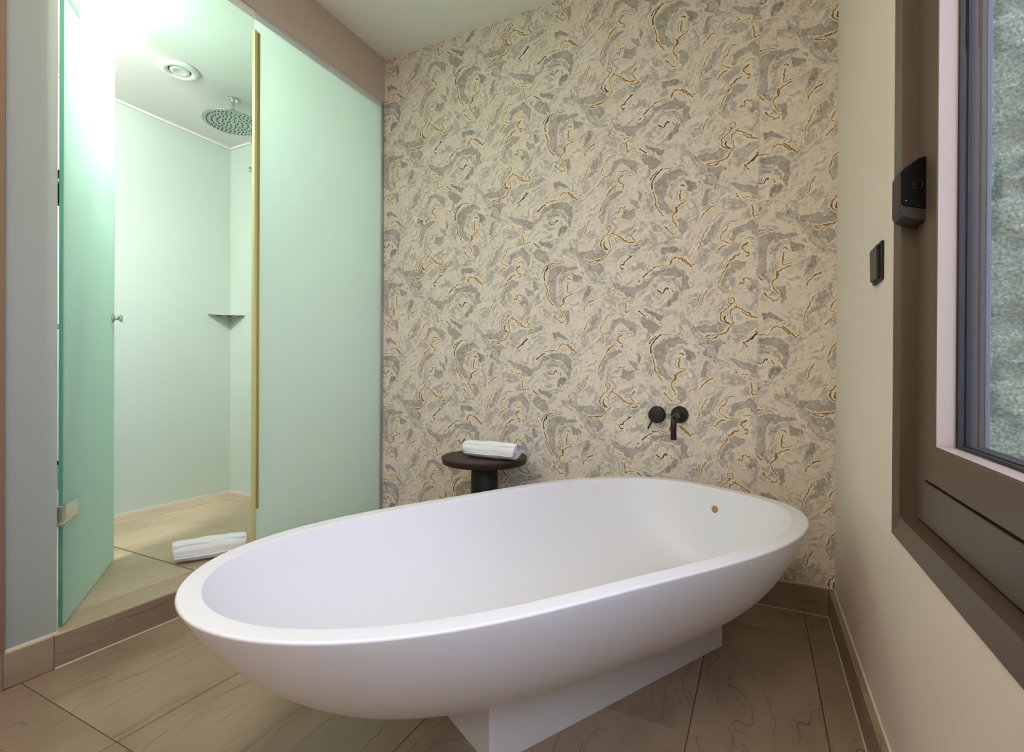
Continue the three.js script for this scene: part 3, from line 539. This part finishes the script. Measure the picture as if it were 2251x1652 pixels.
// ---------------------------------------------------------------- taps, hook, switch, window lock
{
  const h = thing('tap_handle', 'round black mixer handle with a thin lever on the wallpapered wall, left of the spout', 'tap', [-0.405, 0.747, ZW]);
  const back = lathe([[0, 0], [0.0375, 0], [0.0375, 0.004], [0.036, 0.0055], [0, 0.006]], 48); back.rotateX(Math.PI / 2); mesh('backplate', back, M.tapBlack, h);
  const kn = lathe([[0, 0.005], [0.031, 0.005], [0.031, 0.044], [0.029, 0.0465], [0, 0.047]], 48); kn.rotateX(Math.PI / 2); mesh('knob', kn, M.tapBlack, h);
  const lev = new THREE.CylinderGeometry(0.0042, 0.0042, 0.042, 16); lev.translate(0, -0.047, 0); lev.rotateZ(-0.46); lev.translate(-0.004, 0, 0.03); mesh('lever', lev, M.tapBlack, h);
  const s = thing('bath_spout', 'black wall spout with a round plate bending down over the bathtub', 'tap', [-0.310, 0.751, ZW]);
  const bp = lathe([[0, 0], [0.0365, 0], [0.0365, 0.006], [0.035, 0.0075], [0, 0.008]], 48); bp.rotateX(Math.PI / 2); mesh('backplate', bp, M.tapBlack, s);
  const curve = new THREE.CurvePath(); curve.add(new THREE.LineCurve3(V(0, 0, 0.004), V(0, 0, 0.135))); curve.add(new THREE.QuadraticBezierCurve3(V(0, 0, 0.135), V(0, 0, 0.172), V(0, -0.037, 0.172))); curve.add(new THREE.LineCurve3(V(0, -0.037, 0.172), V(0, -0.09, 0.172)));
  const tg = new THREE.TubeGeometry(curve, 80, 0.0118, 20, false), cap = cyl(0.0118, 0.0118, 0.002, 0, -0.0895, 0.172, 20); mesh('spout', [tg, cap], M.tapBlack, s);
}
{
  const h = thing('wall_hook', 'small chrome robe hook high on the wallpapered wall near the glass screen', 'hook', [-1.679, 1.758, ZW]);
  const b = lathe([[0, 0], [0.017, 0], [0.017, 0.004], [0, 0.005]], 28); b.rotateX(Math.PI / 2); mesh('rose', b, M.chrome, h);
  mesh('peg', [rbx(-0.007, 0.007, -0.012, 0.012, 0.003, 0.06, 0.005)], M.chrome, h);
  mesh('tip', rbx(-0.009, 0.009, -0.017, 0.017, 0.058, 0.068, 0.004), M.white, h);  // chrome tip, coloured white to stand for its bright reflection
}
{
  const s = thing('light_switch', 'black square rocker switch on the plaster wall beside the window', 'switch', [XR, 1.195, -1.487]);
  mesh('plate', rbx(-0.007, 0, -0.046, 0.046, -0.05, 0.048, 0.002), M.blackMatt, s);
  const r = rbx(-0.014, -0.006, -0.039, 0.039, -0.041, 0.04, 0.002); r.rotateZ(0.02); mesh('rocker', r, M.black, s);
}
{
  const d = thing('window_lock', 'black box with a round eye fixed in the corner of the window frame', 'window lock', [0.276, 1.298, -1.29]);
  const sh = new THREE.Shape(); [[-0.022, -0.04], [-0.018, -0.05], [0.012, -0.063], [0.022, -0.063], [0.022, 0.062], [0.008, 0.0605], [-0.015, 0.046], [-0.022, 0.038]].forEach((p, i) => i ? sh.lineTo(...p) : sh.moveTo(...p));
  const g = new THREE.ExtrudeGeometry(sh, { depth: 0.058, bevelEnabled: true, bevelSize: 0.002, bevelThickness: 0.002, bevelSegments: 2 }); g.translate(0, 0, -0.031); mesh('body', g, M.brownPlastic, d);
  const sf = new THREE.Shape(); [[-0.020, -0.026], [-0.014, -0.031], [0.0215, -0.043], [0.0215, 0.061], [0.008, 0.0595], [-0.013, 0.045], [-0.020, 0.037]].forEach((p, i) => i ? sf.lineTo(...p) : sf.moveTo(...p));
  const gf = new THREE.ExtrudeGeometry(sf, { depth: 0.002, bevelEnabled: true, bevelSize: 0.001, bevelThickness: 0.001, bevelSegments: 1 }); gf.translate(0, 0, 0.0285); mesh('front_cover', gf, M.blackGloss, d);
  const t = new THREE.TorusGeometry(0.0075, 0.0012, 10, 28); t.translate(0.006, 0.007, 0.0318); mesh('eye_ring', t, M.black, d);
  const e = lathe([[0, 0.0015], [0.004, 0.001], [0.006, 0]], 20); e.rotateX(Math.PI / 2); e.translate(0.006, 0.007, 0.0315); mesh('eye', e, M.blackGloss, d);
  const le = new THREE.SphereGeometry(0.0011, 8, 6); le.translate(-0.013, -0.022, 0.0318); mesh('indicator', le, M.white, d);
}
// ---------------------------------------------------------------- shower fittings
{
  const v = thing('air_vent', 'round white air valve on the shower ceiling', 'vent', [-2.63, SYC, -1.503]);
  mesh('ring', lathe([[0.05, 0.002], [0.085, 0], [0.086, -0.006], [0.082, -0.012], [0.07, -0.016], [0.056, -0.014], [0.05, -0.006], [0.048, 0.002]], 56), M.white, v);
  mesh('cone', lathe([[0, -0.008], [0.018, -0.0085], [0.022, -0.012], [0.036, -0.014], [0.043, -0.011], [0.044, -0.004], [0.03, 0.002], [0, 0.002]], 48), M.white, v);
  mesh('stem', lathe([[0, 0], [0.049, 0], [0.049, -0.002], [0, -0.002]], 40), M.grout, v);
}
{
  const hY = 2.318, s = thing('rain_shower', 'large round chrome rain shower head hanging from the shower ceiling', 'shower head', [-2.645, SYC, -1.796]);
  mesh('flange', lathe([[0, 0], [0.03, 0], [0.03, -0.006], [0.027, -0.008], [0, -0.008]], 40), M.chrome, s);
  mesh('pipe', cyl(0.0105, 0.0105, SYC - hY - 0.012, 0, -(SYC - hY - 0.012) / 2 - 0.002, 0, 24), M.chrome, s);
  const d = mesh('head', lathe([[0, 0.016], [0.02, 0.014], [0.024, 0.006], [0.14, 0.004], [0.15, 0.0015], [0.15, -0.0015], [0.147, -0.003], [0, -0.003]], 96), M.steel, s); d.position.y = hY - SYC;
  const noz = new THREE.CylinderGeometry(0.003, 0.0036, 0.003, 8); let k = 0;
  const spots = []; for (const [r, c] of [[0.024, 6], [0.05, 14], [0.076, 22], [0.102, 30], [0.127, 38]]) for (let i = 0; i < c; i++) spots.push([r * Math.cos(i / c * 2 * Math.PI + r * 9), r * Math.sin(i / c * 2 * Math.PI + r * 9)]);
  for (const [x, z] of spots) { const g = mesh(k ? `nozzle_${String(k).padStart(3, '0')}` : 'nozzle', noz, M.blackMatt, d); g.position.set(x, -0.0042, z); k++; }
}
{
  const s = thing('corner_shelf', 'small chrome corner shelf in the far corner of the shower', 'shelf', [SXB, 1.308, SZE]);
  const sh = new THREE.Shape(); sh.moveTo(0.002, 0.002); sh.lineTo(0.152, 0.002); sh.quadraticCurveTo(0.155, 0.012, 0.148, 0.018); sh.lineTo(0.018, 0.148); sh.quadraticCurveTo(0.012, 0.155, 0.002, 0.152); sh.closePath();
  const g = new THREE.ExtrudeGeometry(sh, { depth: 0.004, bevelEnabled: true, bevelSize: 0.001, bevelThickness: 0.001, bevelSegments: 1 }); g.rotateX(Math.PI / 2); mesh('plate', g, M.steel, s);
  for (const [x, z] of [[0.03, 0.075], [0.085, 0.025]]) { const b = rbx(-0.022, 0.022, -0.013, -0.004, -0.016, 0.016, 0.004); b.translate(x, 0, z); mesh('bracket', b, M.steel, s); }
}
{
  const s = thing('hand_shower', 'chrome hand shower on its holder behind the frosted glass screen, on the far shower wall', 'hand shower', [-2.8, 0, SZE + 0.002]);
  const b = lathe([[0, 0], [0.028, 0], [0.028, 0.006], [0.014, 0.012], [0.012, 0.04], [0, 0.04]], 28); b.rotateX(Math.PI / 2); b.translate(0, 2.25, 0); mesh('holder', [b, rbx(-0.012, 0.012, 2.235, 2.265, 0.035, 0.07, 0.004), rbx(-0.15, 0.0, 2.236, 2.25, 0.03, 0.042, 0.004)], M.chrome, s);
  const tip = lathe([[0, 0], [0.016, 0.002], [0.018, 0.008], [0.01, 0.03], [0.008, 0.05], [0, 0.05]], 24); tip.rotateZ(-Math.PI / 2 - 0.5); tip.translate(-0.187, 2.252, 0.036); mesh('holder_tip', tip, M.chrome, s);
  mesh('handle', tube([[0.0, 2.19, 0.055], [0.0, 2.26, 0.062], [0.0, 2.36, 0.09], [0.0, 2.385, 0.11]], 0.011, 24, 12), M.chrome, s);
  const hd = lathe([[0, 0.008], [0.035, 0.006], [0.045, 0], [0.044, -0.008], [0, -0.01]], 36); hd.rotateX(0.9); hd.translate(0, 2.375, 0.125); mesh('spray_head', hd, M.chrome, s);
  mesh('hose', tube([[0, 2.19, 0.055], [0.02, 1.7, 0.06], [0.06, 1.0, 0.07], [0.12, 0.72, 0.07], [0.2, 0.95, 0.06], [0.22, 1.15, 0.03]], 0.007, 80, 10), M.steel, s);
}
{
  const s = thing('shower_mixer', 'chrome shower mixer seen through the gap beside the glass door hinge', 'tap', [-2.25, 0, SZN]);
  const rose = y => { const g = lathe([[0, 0], [0.03, 0], [0.03, 0.008], [0.014, 0.012], [0.012, 0.12], [0, 0.12]], 24); g.rotateX(-Math.PI / 2); g.translate(0, y, 0); return g; };
  mesh('rose', rose(1.585), M.chrome, s); mesh('rose', rose(0.56), M.chrome, s);
  mesh('body', [cyl(0.02, 0.02, 0.07, 0, 1.555, -0.13, 24), cyl(0.024, 0.018, 0.022, 0, 1.628, -0.13, 24)], M.blackGloss, s);
  mesh('collar', [cyl(0.022, 0.022, 0.01, 0, 1.601, -0.13, 24)], M.chrome, s);
  mesh('spout', tube([[0.03, 0.60, -0.117], [0.012, 0.575, -0.126], [-0.012, 0.54, -0.137], [-0.03, 0.5, -0.144]], 0.011, 24, 12), M.chrome, s);
  const kb = lathe([[0, 0], [0.007, 0], [0.007, 0.117], [0.01, 0.12], [0.01, 0.13], [0, 0.132]], 20); kb.rotateX(-Math.PI / 2); kb.translate(0.005, 1.083, 0); mesh('stop_knob', kb, M.chrome, s);
}

renderer.render(scene, camera);
